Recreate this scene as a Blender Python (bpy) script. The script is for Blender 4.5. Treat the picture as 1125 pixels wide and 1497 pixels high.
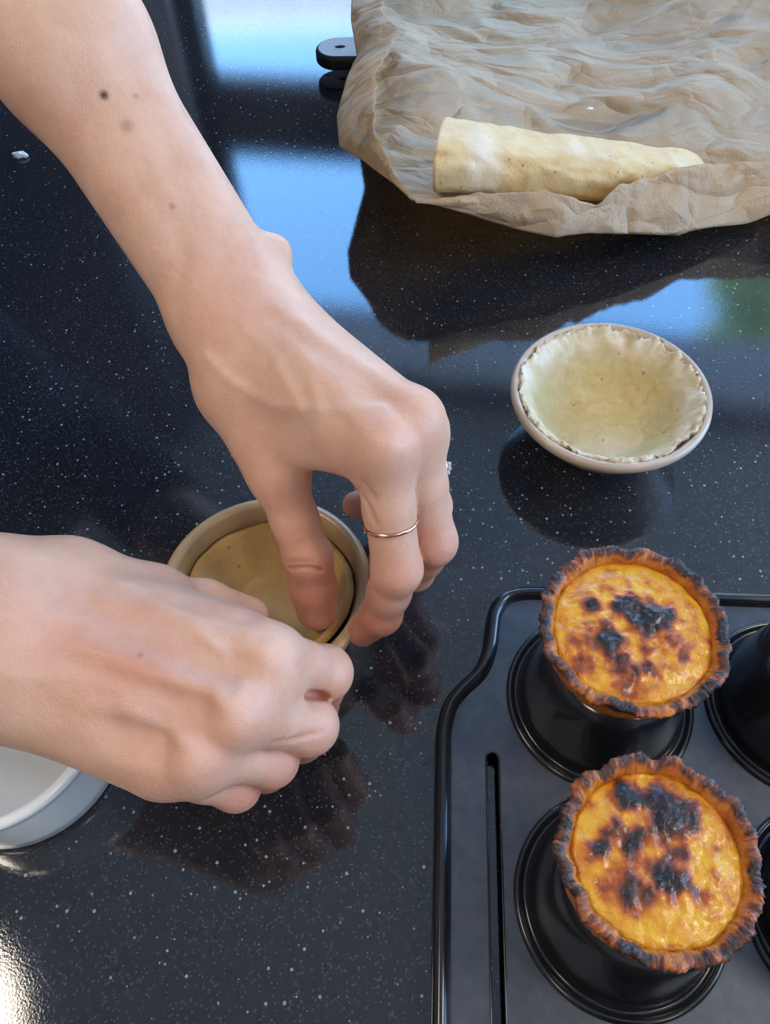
import bpy, bmesh, math, random
import numpy as np
import openvdb
from mathutils import Vector, Matrix, noise
from mathutils.bvhtree import BVHTree

for o in list(bpy.data.objects):
    bpy.data.objects.remove(o)
scn = bpy.context.scene
col = scn.collection
rng = random.Random(7)

# ------------------------------------------------------------------ camera
FPX, CX, CY, CAMH = 1150.0, 562.5, 748.5, 0.36
_n = np.array([(600-CX)/FPX, -(1540-CY)/FPX, -1.0]); _n /= np.linalg.norm(_n)   # straight down, seen by the camera
_z = -_n
_x = np.array([1.0, 0, 0]) - _n*_n[0]; _x /= np.linalg.norm(_x)
_y = np.cross(_z, _x)
ROT = np.array([_x, _y, _z])
CAM = np.array([0, 0, CAMH])
cam_d = bpy.data.cameras.new('camera'); cam = bpy.data.objects.new('camera', cam_d); col.objects.link(cam)
M = Matrix([list(ROT[i]) + [CAM[i]] for i in range(3)] + [[0, 0, 0, 1]])
cam.matrix_world = M
cam_d.sensor_fit = 'VERTICAL'; cam_d.sensor_height = 36; cam_d.sensor_width = 36
cam_d.lens = FPX/1497*36; cam_d.clip_start = 0.01
scn.camera = cam

def ray(px, py):
    d = np.array([(px-CX)/FPX, -(py-CY)/FPX, -1.0])
    return ROT @ (d/np.linalg.norm(d))
def P(px, py, z):                       # survey of the photograph: the point at height z above the worktop
    d = ray(px, py); return CAM + d*(z-CAMH)/d[2]

# ------------------------------------------------------------------ light
SKY = 5.6
w = bpy.data.worlds.new('world'); scn.world = w; w.use_nodes = True
nt = w.node_tree; nt.nodes.clear()
out = nt.nodes.new('ShaderNodeOutputWorld'); bg = nt.nodes.new('ShaderNodeBackground')
tc = nt.nodes.new('ShaderNodeTexCoord'); sp = nt.nodes.new('ShaderNodeSeparateXYZ')
rp = nt.nodes.new('ShaderNodeValToRGB')
e = rp.color_ramp.elements
e[0].position = 0.0; e[0].color = (.62, .78, 1, 1)
e[1].position = 1.0; e[1].color = (.13, .40, 1.0, 1)
k = e.new(.35); k.color = (.22, .52, 1.0, 1)
nt.links.new(tc.outputs['Generated'], sp.inputs[0]); nt.links.new(sp.outputs[2], rp.inputs[0])
nt.links.new(rp.outputs[0], bg.inputs[0]); bg.inputs[1].default_value = SKY
nt.links.new(bg.outputs[0], out.inputs[0])
sun_d = bpy.data.lights.new('sun', 'SUN'); sun = bpy.data.objects.new('sun', sun_d); col.objects.link(sun)
sun_d.energy = 9; sun_d.angle = .01; sun_d.color = (1, .95, .86)
sun.rotation_euler = (math.radians(48), 0, math.radians(-25))     # from behind the room: lights the house across the street
vs = scn.view_settings
vs.view_transform = 'Standard'; vs.look = 'None'; vs.gamma = 1; vs.use_curve_mapping = False; vs.exposure = 0.72
LAMP_W = 12

# ------------------------------------------------------------------ helpers
def tag(o, label=None, cat=None, group=None, kind=None):
    if label: o['label'] = label
    if cat: o['category'] = cat
    if group: o['group'] = group
    if kind: o['kind'] = kind
    return o
def empty(name, loc, label=None, cat=None, group=None, rz=0):
    o = bpy.data.objects.new(name, None); col.objects.link(o)
    o.location = [float(v) for v in loc]; o.rotation_euler[2] = rz; o.empty_display_size = .02
    return tag(o, label, cat, group)
def mobj(name, verts, faces, mat, parent=None, smooth=True, loc=None):
    me = bpy.data.meshes.new(name)
    me.from_pydata([tuple(map(float, v)) for v in verts], [], [tuple(map(int, f)) for f in faces]); me.update()
    if smooth: me.polygons.foreach_set('use_smooth', [True]*len(me.polygons))
    if mat: me.materials.append(mat)
    o = bpy.data.objects.new(name, me); col.objects.link(o)
    if loc is not None: o.location = [float(v) for v in loc]
    if parent: o.parent = parent
    return o
def np_mesh(name, v, q):
    me = bpy.data.meshes.new(name)
    n = len(v); m = len(q)
    me.vertices.add(n); me.vertices.foreach_set('co', v.astype(np.float32).ravel())
    me.loops.add(m*4); me.loops.foreach_set('vertex_index', q.astype(np.int32).ravel())
    me.polygons.add(m); me.polygons.foreach_set('loop_start', np.arange(0, m*4, 4, dtype=np.int32))
    me.polygons.foreach_set('loop_total', np.full(m, 4, dtype=np.int32))
    me.update(calc_edges=True); me.validate()
    me.polygons.foreach_set('use_smooth', [True]*len(me.polygons))
    return me
def link_mesh(name, me, mat, parent=None):
    if mat: me.materials.append(mat)
    o = bpy.data.objects.new(name, me); col.objects.link(o)
    if parent: o.parent = parent
    return o
def box(name, a, b, mat, parent=None, bev=0.0, smooth=False):
    bm = bmesh.new(); bmesh.ops.create_cube(bm, size=1)
    a = Vector(a); b = Vector(b)
    for v in bm.verts: v.co = Vector([(a[i]+b[i])/2 + v.co[i]*(b[i]-a[i]) for i in range(3)])
    if bev: bmesh.ops.bevel(bm, geom=bm.edges[:], offset=bev, segments=3, affect='EDGES', profile=.5)
    me = bpy.data.meshes.new(name); bm.to_mesh(me); bm.free()
    if smooth: me.polygons.foreach_set('use_smooth', [True]*len(me.polygons))
    me.materials.append(mat)
    o = bpy.data.objects.new(name, me); col.objects.link(o)
    if parent: o.parent = parent
    return o
def lathe(profile, n=96, rf=None):
    vs_, fs = [], []
    m = len(profile)
    for i in range(n):
        a = 2*math.pi*i/n
        for j, (r, z) in enumerate(profile):
            rr, zz = (r, z) if rf is None else rf(a, j, r, z)
            vs_.append((rr*math.cos(a), rr*math.sin(a), zz))
    for i in range(n):
        k = (i+1) % n
        for j in range(m-1):
            fs.append((i*m+j, k*m+j, k*m+j+1, i*m+j+1))
    return vs_, fs
def attr(me, name, vals):
    a = me.attributes.new(name, 'FLOAT', 'POINT'); a.data.foreach_set('value', np.asarray(vals, np.float32))
def fbm(p, o=4): return noise.fractal(Vector(p), 1.0, 2.0, o)
def ns(x, y=0, z=0): return noise.noise(Vector((x, y, z)))

class Mat:
    def __init__(s, name, color=(.5, .5, .5), rough=.5, **kw):
        s.m = bpy.data.materials.new(name); s.m.use_nodes = True
        s.nt = s.m.node_tree; s.b = s.nt.nodes['Principled BSDF']
        s.b.inputs['Base Color'].default_value = (*color, 1); s.b.inputs['Roughness'].default_value = rough
        for k, v in kw.items(): s.b.inputs[k.replace('_', ' ')].default_value = v
    def node(s, t, ins=None, **props):
        n = s.nt.nodes.new(t)
        for k, v in props.items(): setattr(n, k, v)
        for k, v in (ins or {}).items():
            if isinstance(v, bpy.types.NodeSocket): s.nt.links.new(v, n.inputs[k])
            else: n.inputs[k].default_value = v
        return n
    def obj(s): return s.node('ShaderNodeTexCoord').outputs['Object']
    def noise(s, scale, detail=4, rough=.5, vec=None, dist=0):
        return s.node('ShaderNodeTexNoise', {'Vector': vec or s.obj(), 'Scale': scale, 'Detail': detail, 'Roughness': rough, 'Distortion': dist}).outputs['Fac']
    def ramp(s, fac, stops):
        n = s.node('ShaderNodeValToRGB', {'Fac': fac}); el = n.color_ramp.elements
        while len(el) < len(stops): el.new(.5)
        for e_, (p_, c_) in zip(el, stops):
            e_.position = p_; e_.color = (*c_, 1) if len(c_) == 3 else c_
        return n.outputs['Color']
    def mix(s, fac, a, b, mode='MIX'):
        n = s.node('ShaderNodeMix', data_type='RGBA', blend_type=mode)
        for i, v in ((0, fac), (6, a), (7, b)):
            if isinstance(v, bpy.types.NodeSocket): s.nt.links.new(v, n.inputs[i])
            elif i == 0: n.inputs[0].default_value = v
            else: n.inputs[i].default_value = (*v, 1)
        return n.outputs[2]
    def math(s, op, a, b=0.0, clamp=False):
        n = s.node('ShaderNodeMath', {0: a, 1: b}, operation=op); n.use_clamp = clamp
        return n.outputs[0]
    def at(s, name): return s.node('ShaderNodeAttribute', attribute_name=name).outputs['Fac']
    def color(s, sock): s.nt.links.new(sock, s.b.inputs['Base Color'])
    def set(s, name, sock): s.nt.links.new(sock, s.b.inputs[name])
    def bump(s, h, strength=.3, dist=.001):
        n = s.node('ShaderNodeBump', {'Height': h, 'Strength': strength, 'Distance': dist})
        s.nt.links.new(n.outputs[0], s.b.inputs['Normal'])

# ------------------------------------------------------------------ materials
def m_granite():
    m = Mat('polished_black_granite', (.006, .007, .009), .07, IOR=1.75)
    o = m.obj()
    v = m.node('ShaderNodeTexVoronoi', {'Vector': o, 'Scale': 430.0, 'Randomness': 1.0})
    near = m.math('LESS_THAN', v.outputs['Distance'], .34)
    pick = m.node('ShaderNodeSeparateColor', {'Color': v.outputs['Color']})
    chosen = m.math('GREATER_THAN', pick.outputs[0], .86)
    v2 = m.node('ShaderNodeTexVoronoi', {'Vector': o, 'Scale': 900.0, 'Randomness': 1.0})
    p2 = m.node('ShaderNodeSeparateColor', {'Color': v2.outputs['Color']})
    c2 = m.math('MULTIPLY', m.math('GREATER_THAN', p2.outputs[0], .80), m.math('LESS_THAN', v2.outputs['Distance'], .45))
    size = m.math('LESS_THAN', v.outputs['Distance'], m.math('MULTIPLY', pick.outputs[1], .34))
    speck = m.math('MULTIPLY', m.math('MULTIPLY', near, chosen), size)
    base = m.ramp(m.noise(420, 3, .6), [(.30, (.006, .007, .010)), (.72, (.019, .022, .029))])
    c = m.mix(c2, base, (.040, .046, .055))
    c = m.mix(speck, c, (.24, .26, .29))
    m.color(c)
    m.set('Roughness', m.math('ADD', m.math('MULTIPLY', m.noise(700, 2), .07), .012))
    m.bump(m.noise(900, 2), .06, .0003)
    return m.m
def m_skin():
    m = Mat('skin', (.7, .42, .32), .46, Subsurface_Weight=.25, Subsurface_Scale=.006)
    m.b.inputs['Subsurface Radius'].default_value = (1, .35, .2)
    o = m.obj()
    base = m.ramp(m.noise(55, 5, .6), [(.3, (.61, .355, .24)), (.7, (.72, .465, .335))])
    c = m.mix(m.math('MULTIPLY', m.at('red'), .75, True), base, (.60, .20, .125))
    c = m.mix(m.math('MULTIPLY', m.at('pale'), .5, True), c, (.78, .58, .47))
    c = m.mix(m.math('MULTIPLY', m.noise(160, 5, .7), .22), c, (.5, .2, .14))
    c = m.mix(m.at('mole'), c, (.05, .018, .012))
    m.color(c)
    v = m.node('ShaderNodeTexVoronoi', {'Vector': o, 'Scale': 900.0}, feature='DISTANCE_TO_EDGE')
    h = m.math('ADD', m.math('MULTIPLY', v.outputs['Distance'], .5), m.noise(260, 4, .6))
    m.bump(h, .5, .0007)
    m.set('Roughness', m.math('ADD', m.math('MULTIPLY', m.noise(200, 3), .18), .36))
    return m.m
def m_paper():
    m = Mat('brown_baking_paper', (.5, .38, .26), .62)
    c = m.ramp(m.noise(30, 5, .6), [(.3, (.66, .535, .36)), (.7, (.74, .61, .43))])
    fib = m.noise(600, 3, .7)
    c = m.mix(m.math('MULTIPLY', fib, .18), c, (.30, .21, .13))
    m.color(c)
    o = m.obj(); wv = m.node('ShaderNodeVectorMath', {0: o, 1: m.node('ShaderNodeVectorMath', {0: m.node('ShaderNodeTexNoise', {'Vector': o, 'Scale': 18.0}).outputs['Color'], 'Scale': .03}, operation='SCALE').outputs[0]}, operation='ADD').outputs[0]
    mp = m.node('ShaderNodeMapping', {'Vector': wv, 'Rotation': (0, 0, .5), 'Scale': (.55, 1.2, 1)}).outputs[0]
    cr = None
    for sc_, am_ in ((18.0, 1.0), (42.0, .35), (110.0, .07)):
        vo = m.node('ShaderNodeTexVoronoi', {'Vector': mp, 'Scale': sc_}, feature='F2'); v1_ = m.node('ShaderNodeTexVoronoi', {'Vector': mp, 'Scale': sc_}, feature='F1')
        q = m.math('MULTIPLY', m.math('SUBTRACT', vo.outputs['Distance'], v1_.outputs['Distance']), am_)
        cr = q if cr is None else m.math('ADD', cr, q)
    m.bump(m.math('ADD', cr, m.math('MULTIPLY', fib, .06)), 1.0, .018)
    tr = m.node('ShaderNodeBsdfTranslucent', {'Color': (.90, .62, .33, 1)})
    mx = m.node('ShaderNodeMixShader', {0: .38, 1: m.b.outputs[0], 2: tr.outputs[0]})
    m.nt.links.new(mx.outputs[0], m.nt.nodes['Material Output'].inputs[0])
    return m.m
def m_dough(name, a, b, rough=.5):
    m = Mat(name, a, rough, Subsurface_Weight=.2, Subsurface_Scale=.004)
    c = m.ramp(m.noise(70, 5, .6, dist=.4), [(.3, a), (.7, b)])
    v = m.node('ShaderNodeTexVoronoi', {'Vector': m.obj(), 'Scale': 230.0})
    pk = m.node('ShaderNodeSeparateColor', {'Color': v.outputs['Color']})
    fl = m.math('MULTIPLY', m.math('GREATER_THAN', pk.outputs[0], .94), m.math('LESS_THAN', v.outputs['Distance'], .22))
    c = m.mix(m.math('MULTIPLY', fl, .7), c, (.22, .15, .07))
    c = m.mix(m.at('flour'), c, (.80, .76, .68))
    m.color(c); m.bump(m.noise(200, 5, .65, dist=.8), .6, .0014)
    return m.m
def m_ceramic(name, a, b, rough=.35, coat=.3):
    m = Mat(name, a, rough, Coat_Weight=coat, Coat_Roughness=.15)
    m.color(m.ramp(m.noise(35, 4, .6), [(.3, a), (.7, b)])); m.bump(m.noise(300, 3), .08, .0004)
    return m.m
def m_crust():
    m = Mat('baked_puff_pastry', (.6, .25, .06), .5, Coat_Weight=.25, Coat_Roughness=.3)
    n = m.noise(190, 5, .65)
    f = m.math('ADD', m.at('burn'), m.math('MULTIPLY', m.math('SUBTRACT', n, .5), .9))
    m.color(m.ramp(f, [(.0, (.60, .23, .030)), (.30, (.44, .12, .018)), (.55, (.15, .036, .012)), (.85, (.018, .009, .009))]))
    m.bump(m.math('ADD', n, m.math('MULTIPLY', m.noise(600, 3), .5)), .7, .0018)
    return m.m
def m_custard():
    m = Mat('scorched_egg_custard', (.8, .4, .03), .22, Coat_Weight=.3, Coat_Roughness=.12, Subsurface_Weight=.15, Subsurface_Scale=.003)
    n = m.noise(150, 5, .65); n2 = m.noise(60, 3, .5)
    f = m.math('ADD', m.at('burn'), m.math('MULTIPLY', m.math('SUBTRACT', n, .5), .9))
    f = m.math('ADD', f, m.math('MULTIPLY', m.math('SUBTRACT', n2, .5), .35))
    m.color(m.ramp(f, [(.0, (.76, .40, .026)), (.20, (.68, .265, .011)), (.40, (.40, .080, .007)), (.62, (.10, .020, .008)), (.85, (.012, .006, .008))]))
    m.bump(m.math('ADD', n, m.math('MULTIPLY', n2, 1.5)), .6, .0022)
    m.set('Roughness', m.ramp(m.noise(90, 3), [(.3, (.16,)*3), (.7, (.36,)*3)]))
    return m.m

GRANITE = m_granite(); SKIN = m_skin(); PAPER = m_paper()
DOUGH = m_dough('raw_puff_pastry_roll', (.58, .385, .15), (.69, .51, .25))
LINING = m_dough('raw_pastry_lining', (.50, .39, .17), (.60, .49, .26))
DISC = m_dough('raw_pastry_disc', (.46, .26, .075), (.56, .34, .11))
STONE = m_ceramic('beige_stoneware', (.44, .34, .25), (.50, .40, .31))
TAN = m_ceramic('tan_glazed_stoneware', (.40, .26, .12), (.48, .33, .17))
WHITE = m_ceramic('white_glazed_ceramic', (.78, .79, .75), (.83, .84, .80), .2, .6)
CRUST = m_crust(); CUSTARD = m_custard()
tin_ = Mat('grey_nonstick_sheet_steel', (.055, .060, .068), .42, Metallic=.5, IOR=1.6)
tin_.color(tin_.ramp(tin_.noise(160, 5, .6), [(.3, (.060, .070, .086)), (.7, (.088, .100, .120))])); tin_.bump(tin_.noise(900, 3), .18, .0003)
TIN = tin_.m
TINCUP = Mat('black_nonstick_coating', (.012, .013, .016), .16, IOR=1.6).m
IRON = Mat('black_cast_iron', (.012, .012, .014), .32); IRON.bump(IRON.noise(700, 3), .3, .0005); IRON = IRON.m
GOLD = Mat('rose_gold', (.83, .50, .36), .18, Metallic=1.0).m
GEM = Mat('cut_clear_gem', (.95, .95, .95), .02, Transmission_Weight=.7, IOR=1.9).m
FLAKE = Mat('dried_flour_flake', (.75, .76, .76), .8).m
def flat(name, c, r=.7, scale=8, amt=.12, **kw):
    m = Mat(name, c, r, **kw)
    m.color(m.ramp(m.noise(scale, 4), [(.3, tuple(x*(1-amt) for x in c)), (.7, tuple(min(1, x*(1+amt)) for x in c))]))
    return m.m
WALL = flat('painted_plaster_wall', (.34, .35, .37)); CEIL = flat('white_painted_ceiling', (.78, .78, .78), amt=.03)
FLOOR = flat('grey_floor_tile', (.30, .29, .28), .5); FRAME = flat('dark_window_frame', (.03, .032, .04), .4)
CAB = flat('dark_blue_grey_cupboard', (.05, .055, .07), .5)
bl_ = Mat('grey_blue_blind_fabric', (.30, .34, .40), .9); bl_.bump(bl_.noise(400, 2), .2, .0005)
_t = bl_.node('ShaderNodeBsdfTranslucent', {'Color': (.72, .76, .80, 1)}); _m = bl_.node('ShaderNodeMixShader', {0: .7, 1: bl_.b.outputs[0], 2: _t.outputs[0]})
bl_.nt.links.new(_m.outputs[0], bl_.nt.nodes['Material Output'].inputs[0]); BLIND = bl_.m

# ------------------------------------------------------------------ the room
PHI = math.radians(9.0); WD = 1.85                          # window wall: turned nine degrees, 1.85 m ahead
ZF, ZC = -.90, 1.66
def wallpt(u, z, t=0.0):
    c, s = math.cos(PHI), math.sin(PHI)
    return Vector((u*c + t*s, WD - u*s + t*c, z))
def wbox(name, u0, u1, z0, z1, t0, t1, mat, parent=None):
    o = box(name, (u0, t0, z0), (u1, t1, z1), mat, None, .004 if min(u1-u0, z1-z0, t1-t0) > .02 else 0)
    o.matrix_world = Matrix.Translation(wallpt(0, 0)) @ Matrix.Rotation(-PHI, 4, 'Z')
    if parent:
        o.parent = parent; o.matrix_parent_inverse = parent.matrix_world.inverted()
    return o
S = lambda o: tag(o, kind='structure')
U0, U1, Z0, Z1 = -.515, 1.75, .10, 1.60                     # window opening
wl = S(wbox('wall_back', -2.6, 2.9, ZF, Z0, 0, .18, WALL))
wbox('wall_panel', -2.6, U0, Z0, ZC, 0, .18, WALL, wl)
wbox('wall_panel', U1, 2.9, Z0, ZC, 0, .18, WALL, wl)
wbox('wall_panel', U0, U1, Z1, ZC, 0, .18, WALL, wl)
win = S(wbox('window_1', U0, U1, .62, .806, .03, .10, FRAME))   # the thick middle rail carries the rest of the frame
for a in ((U0, U0+.05, Z0, Z1), (U1-.05, U1, Z0, Z1), (U0+.05, U1-.05, Z0, Z0+.06), (U0+.05, U1-.05, Z1-.05, Z1)):
    wbox('window_frame', *a, .03, .10, FRAME, win)
wbox('window_sill', U0-.04, U1+.04, Z0-.03, Z0, -.10, .03, CEIL, win)
bl = tag(wbox('roller_blind', U0+.02, U1-.02, 1.27, 1.565, .012, .016, BLIND), 'grey blue roller blind drawn part way down the window', 'blind')
S(wbox('floor', -3.0, 3.0, ZF-.1, ZF, -4.6, .18, FLOOR))
S(wbox('ceiling', -3.0, 3.0, ZC, ZC+.1, -4.6, .18, CEIL))
S(box('wall_front', (-2.6, -2.3, ZF), (2.9, -2.2, ZC), WALL))
S(box('wall_left', (-2.7, -2.3, ZF), (-2.6, 2.4, ZC), WALL))
wr = S(box('wall_right', (2.3, -2.3, ZF), (2.4, 2.0, -.0), WALL))
box('wall_panel', (2.3, -2.3, 0), (2.4, -1.2, ZC), WALL, wr); box('wall_panel', (2.3, 1.2, 0), (2.4, 2.0, ZC), WALL, wr)
box('wall_panel', (2.3, -1.2, 1.45), (2.4, 1.2, ZC), WALL, wr)
w2 = S(box('fill_window', (2.33, -.03, .0), (2.38, .03, 1.45), FRAME))  # unseen side window, added to let in fill light
for y0, y1, z0, z1 in ((-1.2, -1.14, 0, 1.45), (1.14, 1.2, 0, 1.45), (-1.14, 1.14, 0, .06), (-1.14, 1.14, 1.39, 1.45)):
    box('window_frame', (2.33, y0, z0), (2.38, y1, z1), FRAME, w2)
# tall dark cupboard beside the window
cb = empty('tall_cupboard', wallpt(-.9, ZF, -.3), 'tall dark blue grey cupboard standing left of the window', 'cupboard')
for nm, a in (('body', (-1.7, -.62, ZF, 1.55, -.36, -.002)), ('door', (-1.69, -1.165, ZF+.08, 1.54, -.38, -.362)), ('door', (-1.155, -.63, ZF+.08, 1.54, -.38, -.362))):
    o = wbox(nm, *a, CAB, None); o.parent = cb; o.matrix_parent_inverse = Matrix.Translation(cb.location).inverted()
# outside
HOUSE = flat('white_render', (.80, .80, .78)); ROOF = flat('clay_roof_tile', (.30, .14, .09)); GLASS = Mat('dark_window_glass', (.03, .04, .05), .05).m
hb = empty('house', (0, 9.5, ZF-3), 'white rendered house across the street', 'house')
box('wall', (-7, 0, 0), (6, 6, 7.45), HOUSE, hb)
bm = bmesh.new()
for i in range(5):
    for z in (1.2, 4.2): box('window', (-5.8+2.4*i, -.03, z), (-4.7+2.4*i, .02, z+1.4), GLASS, hb)
bm.free()
box('roof_edge', (-7.2, -.25, 7.45), (6.2, 6.2, 7.6), HOUSE, hb)
LEAF = flat('tree_leaves', (.30, .42, .22), .6, 3, .4)
tr = empty('street_tree', (5.7, 7.2, ZF-3), 'green leafy tree outside the window', 'tree')
tv, tf = [], []
for i in range(2600):
    a = rng.uniform(0, 6.283); c = rng.uniform(-1, 1); r = 1.9*rng.uniform(.72, 1)*(1+.25*ns(math.cos(a)*2, math.sin(a)*2, c*2))
    ce = Vector((r*math.cos(a)*math.sqrt(1-c*c), r*math.sin(a)*math.sqrt(1-c*c), 9.6+1.5*r*c))
    R3 = Matrix.Rotation(rng.uniform(0, 6.28), 3, 'Z') @ Matrix.Rotation(rng.uniform(-1, 1), 3, 'X'); b0 = len(tv)
    for q in ((-.2, 0, 0), (0, -.12, .04), (.2, 0, 0), (0, .12, .04)): tv.append(ce + R3 @ Vector(q))
    tf.append((b0, b0+1, b0+2, b0+3))
tag(mobj('foliage', tv, tf, LEAF, tr), kind='stuff')
v_, f_ = lathe([(0, 0), (.24, 0), (.2, 2), (.17, 8.5), (0, 10)], 16); mobj('trunk', v_, f_, flat('bark', (.16, .11, .08)), tr)
S(box('ground', (-30, 2.6, ZF-3.1), (30, 40, ZF-3), flat('asphalt', (.16, .16, .16))))
# round frosted ceiling lamps; all but the first are unseen, added as fill
gl = Mat('lit_lamp_diffuser', (.9, .9, .9), .5); gl.b.inputs['Emission Color'].default_value = (1, .86, .70, 1); gl.b.inputs['Emission Strength'].default_value = LAMP_W
v1, f1 = lathe([(0, .05), (.25, .05), (.25, 0), (.235, 0)], 64); v2_, f2_ = lathe([(.236, 0), (.22, -.012), (.12, -.022), (0, -.025)][::-1], 64)
for LX, LY, ll in ((-1.05, .0, 'over the end of the worktop where the person stands'), (1.15, -.03, 'added unseen for fill light over the bare end of the worktop, away from the person'), (-1.05, -1.35, 'at the back of the room on the person\'s side'), (1.1, -1.35, 'added unseen for fill light at the back of the room beside the added window')):
    lp = empty('ceiling_or_fill_lamp', (LX, LY, ZC-.06), 'round white ceiling lamp '+ll, 'lamp', 'round ceiling lamps')
    mobj('housing', v1, f1, CEIL, lp); mobj('diffuser', v2_, f2_, gl.m, lp)

# ------------------------------------------------------------------ worktop
wt = tag(box('worktop', (-.46, -.42, -.03), (1.5, 1.05, 0), GRANITE, None, .003), 'polished black granite worktop flecked with white', 'worktop')
ki = empty('kitchen_island', (.5, .3, ZF), 'grey kitchen island base under the granite worktop', 'cabinet')
box('carcass', (-.86, -.66, .08), (.94, .69, .87), CAB, ki); box('plinth', (-.82, -.62, 0), (.9, .65, .08), FRAME, ki)
for i in range(3): box('door', (-.85+.6*i, -.68, .1), (-.27+.6*i, -.662, .86), CAB, ki)

# ------------------------------------------------------------------ muffin tin, upside down
TROT = math.radians(-3.0); TC = P(875, 1020, .010)
tin = empty('muffin_tin', (TC[0], TC[1], 0), 'dark grey nonstick muffin tin turned upside down', 'muffin tin', rz=TROT)
NX, NY, PX, PY = 4, 3, .0900, .0848
xl, xr = -.071, (NX-1)*PX+.071; yt = .0535; yb = -(NY-1)*PY-.0535
half = [(-.030, yt), (-.040, yt-.002), (-.0465, yt-.010), (-.0480, yt-.022), (-.0492, .022), (-.0535, .010), (-.062, .002), (-.0685, -.006), (xl, -.018)]
def mirror_y(p): return (p[0], yt+yb-p[1])
def mirror_x(p): return (xl+xr-p[0], p[1])
left = half + [mirror_y(p) for p in half[::-1]]
outline = left + [mirror_x(p) for p in left[::-1]]
def smooth_closed(pts, it=3):                     # guard points keep the long edges straight, then corner cutting
    o = []
    for i, p in enumerate(pts):
        q = pts[(i+1) % len(pts)]; o.append(p); L = math.dist(p, q)
        if L > .03:
            for d in (.006, L-.006): o.append((p[0]+(q[0]-p[0])*d/L, p[1]+(q[1]-p[1])*d/L))
    for _ in range(it):
        n_ = []
        for i, p in enumerate(o):
            q = o[(i+1) % len(o)]
            n_ += [(p[0]*.75+q[0]*.25, p[1]*.75+q[1]*.25), (p[0]*.25+q[0]*.75, p[1]*.25+q[1]*.75)]
        o = n_
    return o
outline = smooth_closed(outline)
def stadium(x, y0, y1, r, n=10):
    return [(x+r*math.cos(a), y1+r*math.sin(a)) for a in [math.pi*i/n for i in range(n+1)]] + [(x+r*math.cos(a), y0+r*math.sin(a)) for a in [math.pi+math.pi*i/n for i in range(n+1)]]
slot = stadium(-.0495, yt+yb+.030, -.030, .0033)
slot2 = [mirror_x(p) for p in slot]
def curve2d(name, loops, ext, bev):
    cu = bpy.data.curves.new(name, 'CURVE'); cu.dimensions = '2D'; cu.fill_mode = 'BOTH'; cu.extrude = ext; cu.bevel_depth = bev; cu.bevel_resolution = 2
    for l in loops:
        s = cu.splines.new('POLY'); s.points.add(len(l)-1); s.use_cyclic_u = True
        for p, c in zip(s.points, l): p.co = (c[0], c[1], 0, 1)
    t = bpy.data.objects.new(name, cu); me = bpy.data.meshes.new_from_object(t); bpy.data.objects.remove(t); return me
me = curve2d('flange', [outline, slot, slot2], .0006, .0004)
me.materials.clear()
fl = link_mesh('flange', me, TIN, tin); fl.location.z = .0085
def sweep(pts, prof, closed=True):
    vs_, fs = [], []; N = len(pts); m = len(prof)
    for i, p in enumerate(pts):
        a = Vector(pts[i-1]); b = Vector(pts[(i+1) % N]); d = (b-a).normalized(); nrm = Vector((d.y, -d.x))
        for (o_, z) in prof: vs_.append((p[0]+nrm.x*o_, p[1]+nrm.y*o_, z))
    for i in range(N):
        k = (i+1) % N
        for j in range(m): fs.append((i*m+j, k*m+j, k*m+(j+1) % m, i*m+(j+1) % m))
    return vs_, fs
sgn = 1
_ar = sum(outline[i-1][0]*outline[i][1]-outline[i][0]*outline[i-1][1] for i in range(len(outline)))
sgn = 1 if _ar > 0 else -1
prof = [(sgn*x, z) for x, z in ((-.0035, .0092), (-.002, .0125), (.0, .0138), (.0022, .0130), (.0036, .0100), (.0040, .0010), (.0034, .0), (.0026, .0004), (.0024, .0075), (-.0015, .0080))]
v_, f_ = sweep(outline, prof); rim = mobj('rolled_rim', v_, f_, TINCUP, tin)
prof = [(sgn*-x, z) for x, z in ((0, .0096), (.0008, .0102), (.0016, .0096), (.0012, .0072), (.0, .0072))]
for s_ in (slot, slot2):
    v_, f_ = sweep(s_, [(a*.6, b) for a, b in prof]); mobj('slot_edge', v_, f_, TINCUP, tin)
cupprof = [(.0462, .0094), (.0458, .0112), (.0446, .0120), (.0434, .0112), (.0428, .0098), (.0416, .0096), (.0408, .0104), (.0402, .0130), (.0355, .0400), (.0340, .0485), (.0325, .0530), (.0295, .0558), (.0255, .0565), (.0235, .0560), (.0225, .0552), (.0, .0552)]
cv, cf = lathe([(max(0, q-.0037) if q > .001 else 0, z) for q, z in cupprof], 96)
cup0 = None
for j in range(NY):
    for i in range(NX):
        if cup0 is None: c_ = cup0 = mobj('cup', cv, cf, TINCUP, tin)
        else: c_ = cup0.copy(); col.objects.link(c_); c_.parent = tin
        c_.location = (i*PX, -j*PY, 0)

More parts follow.
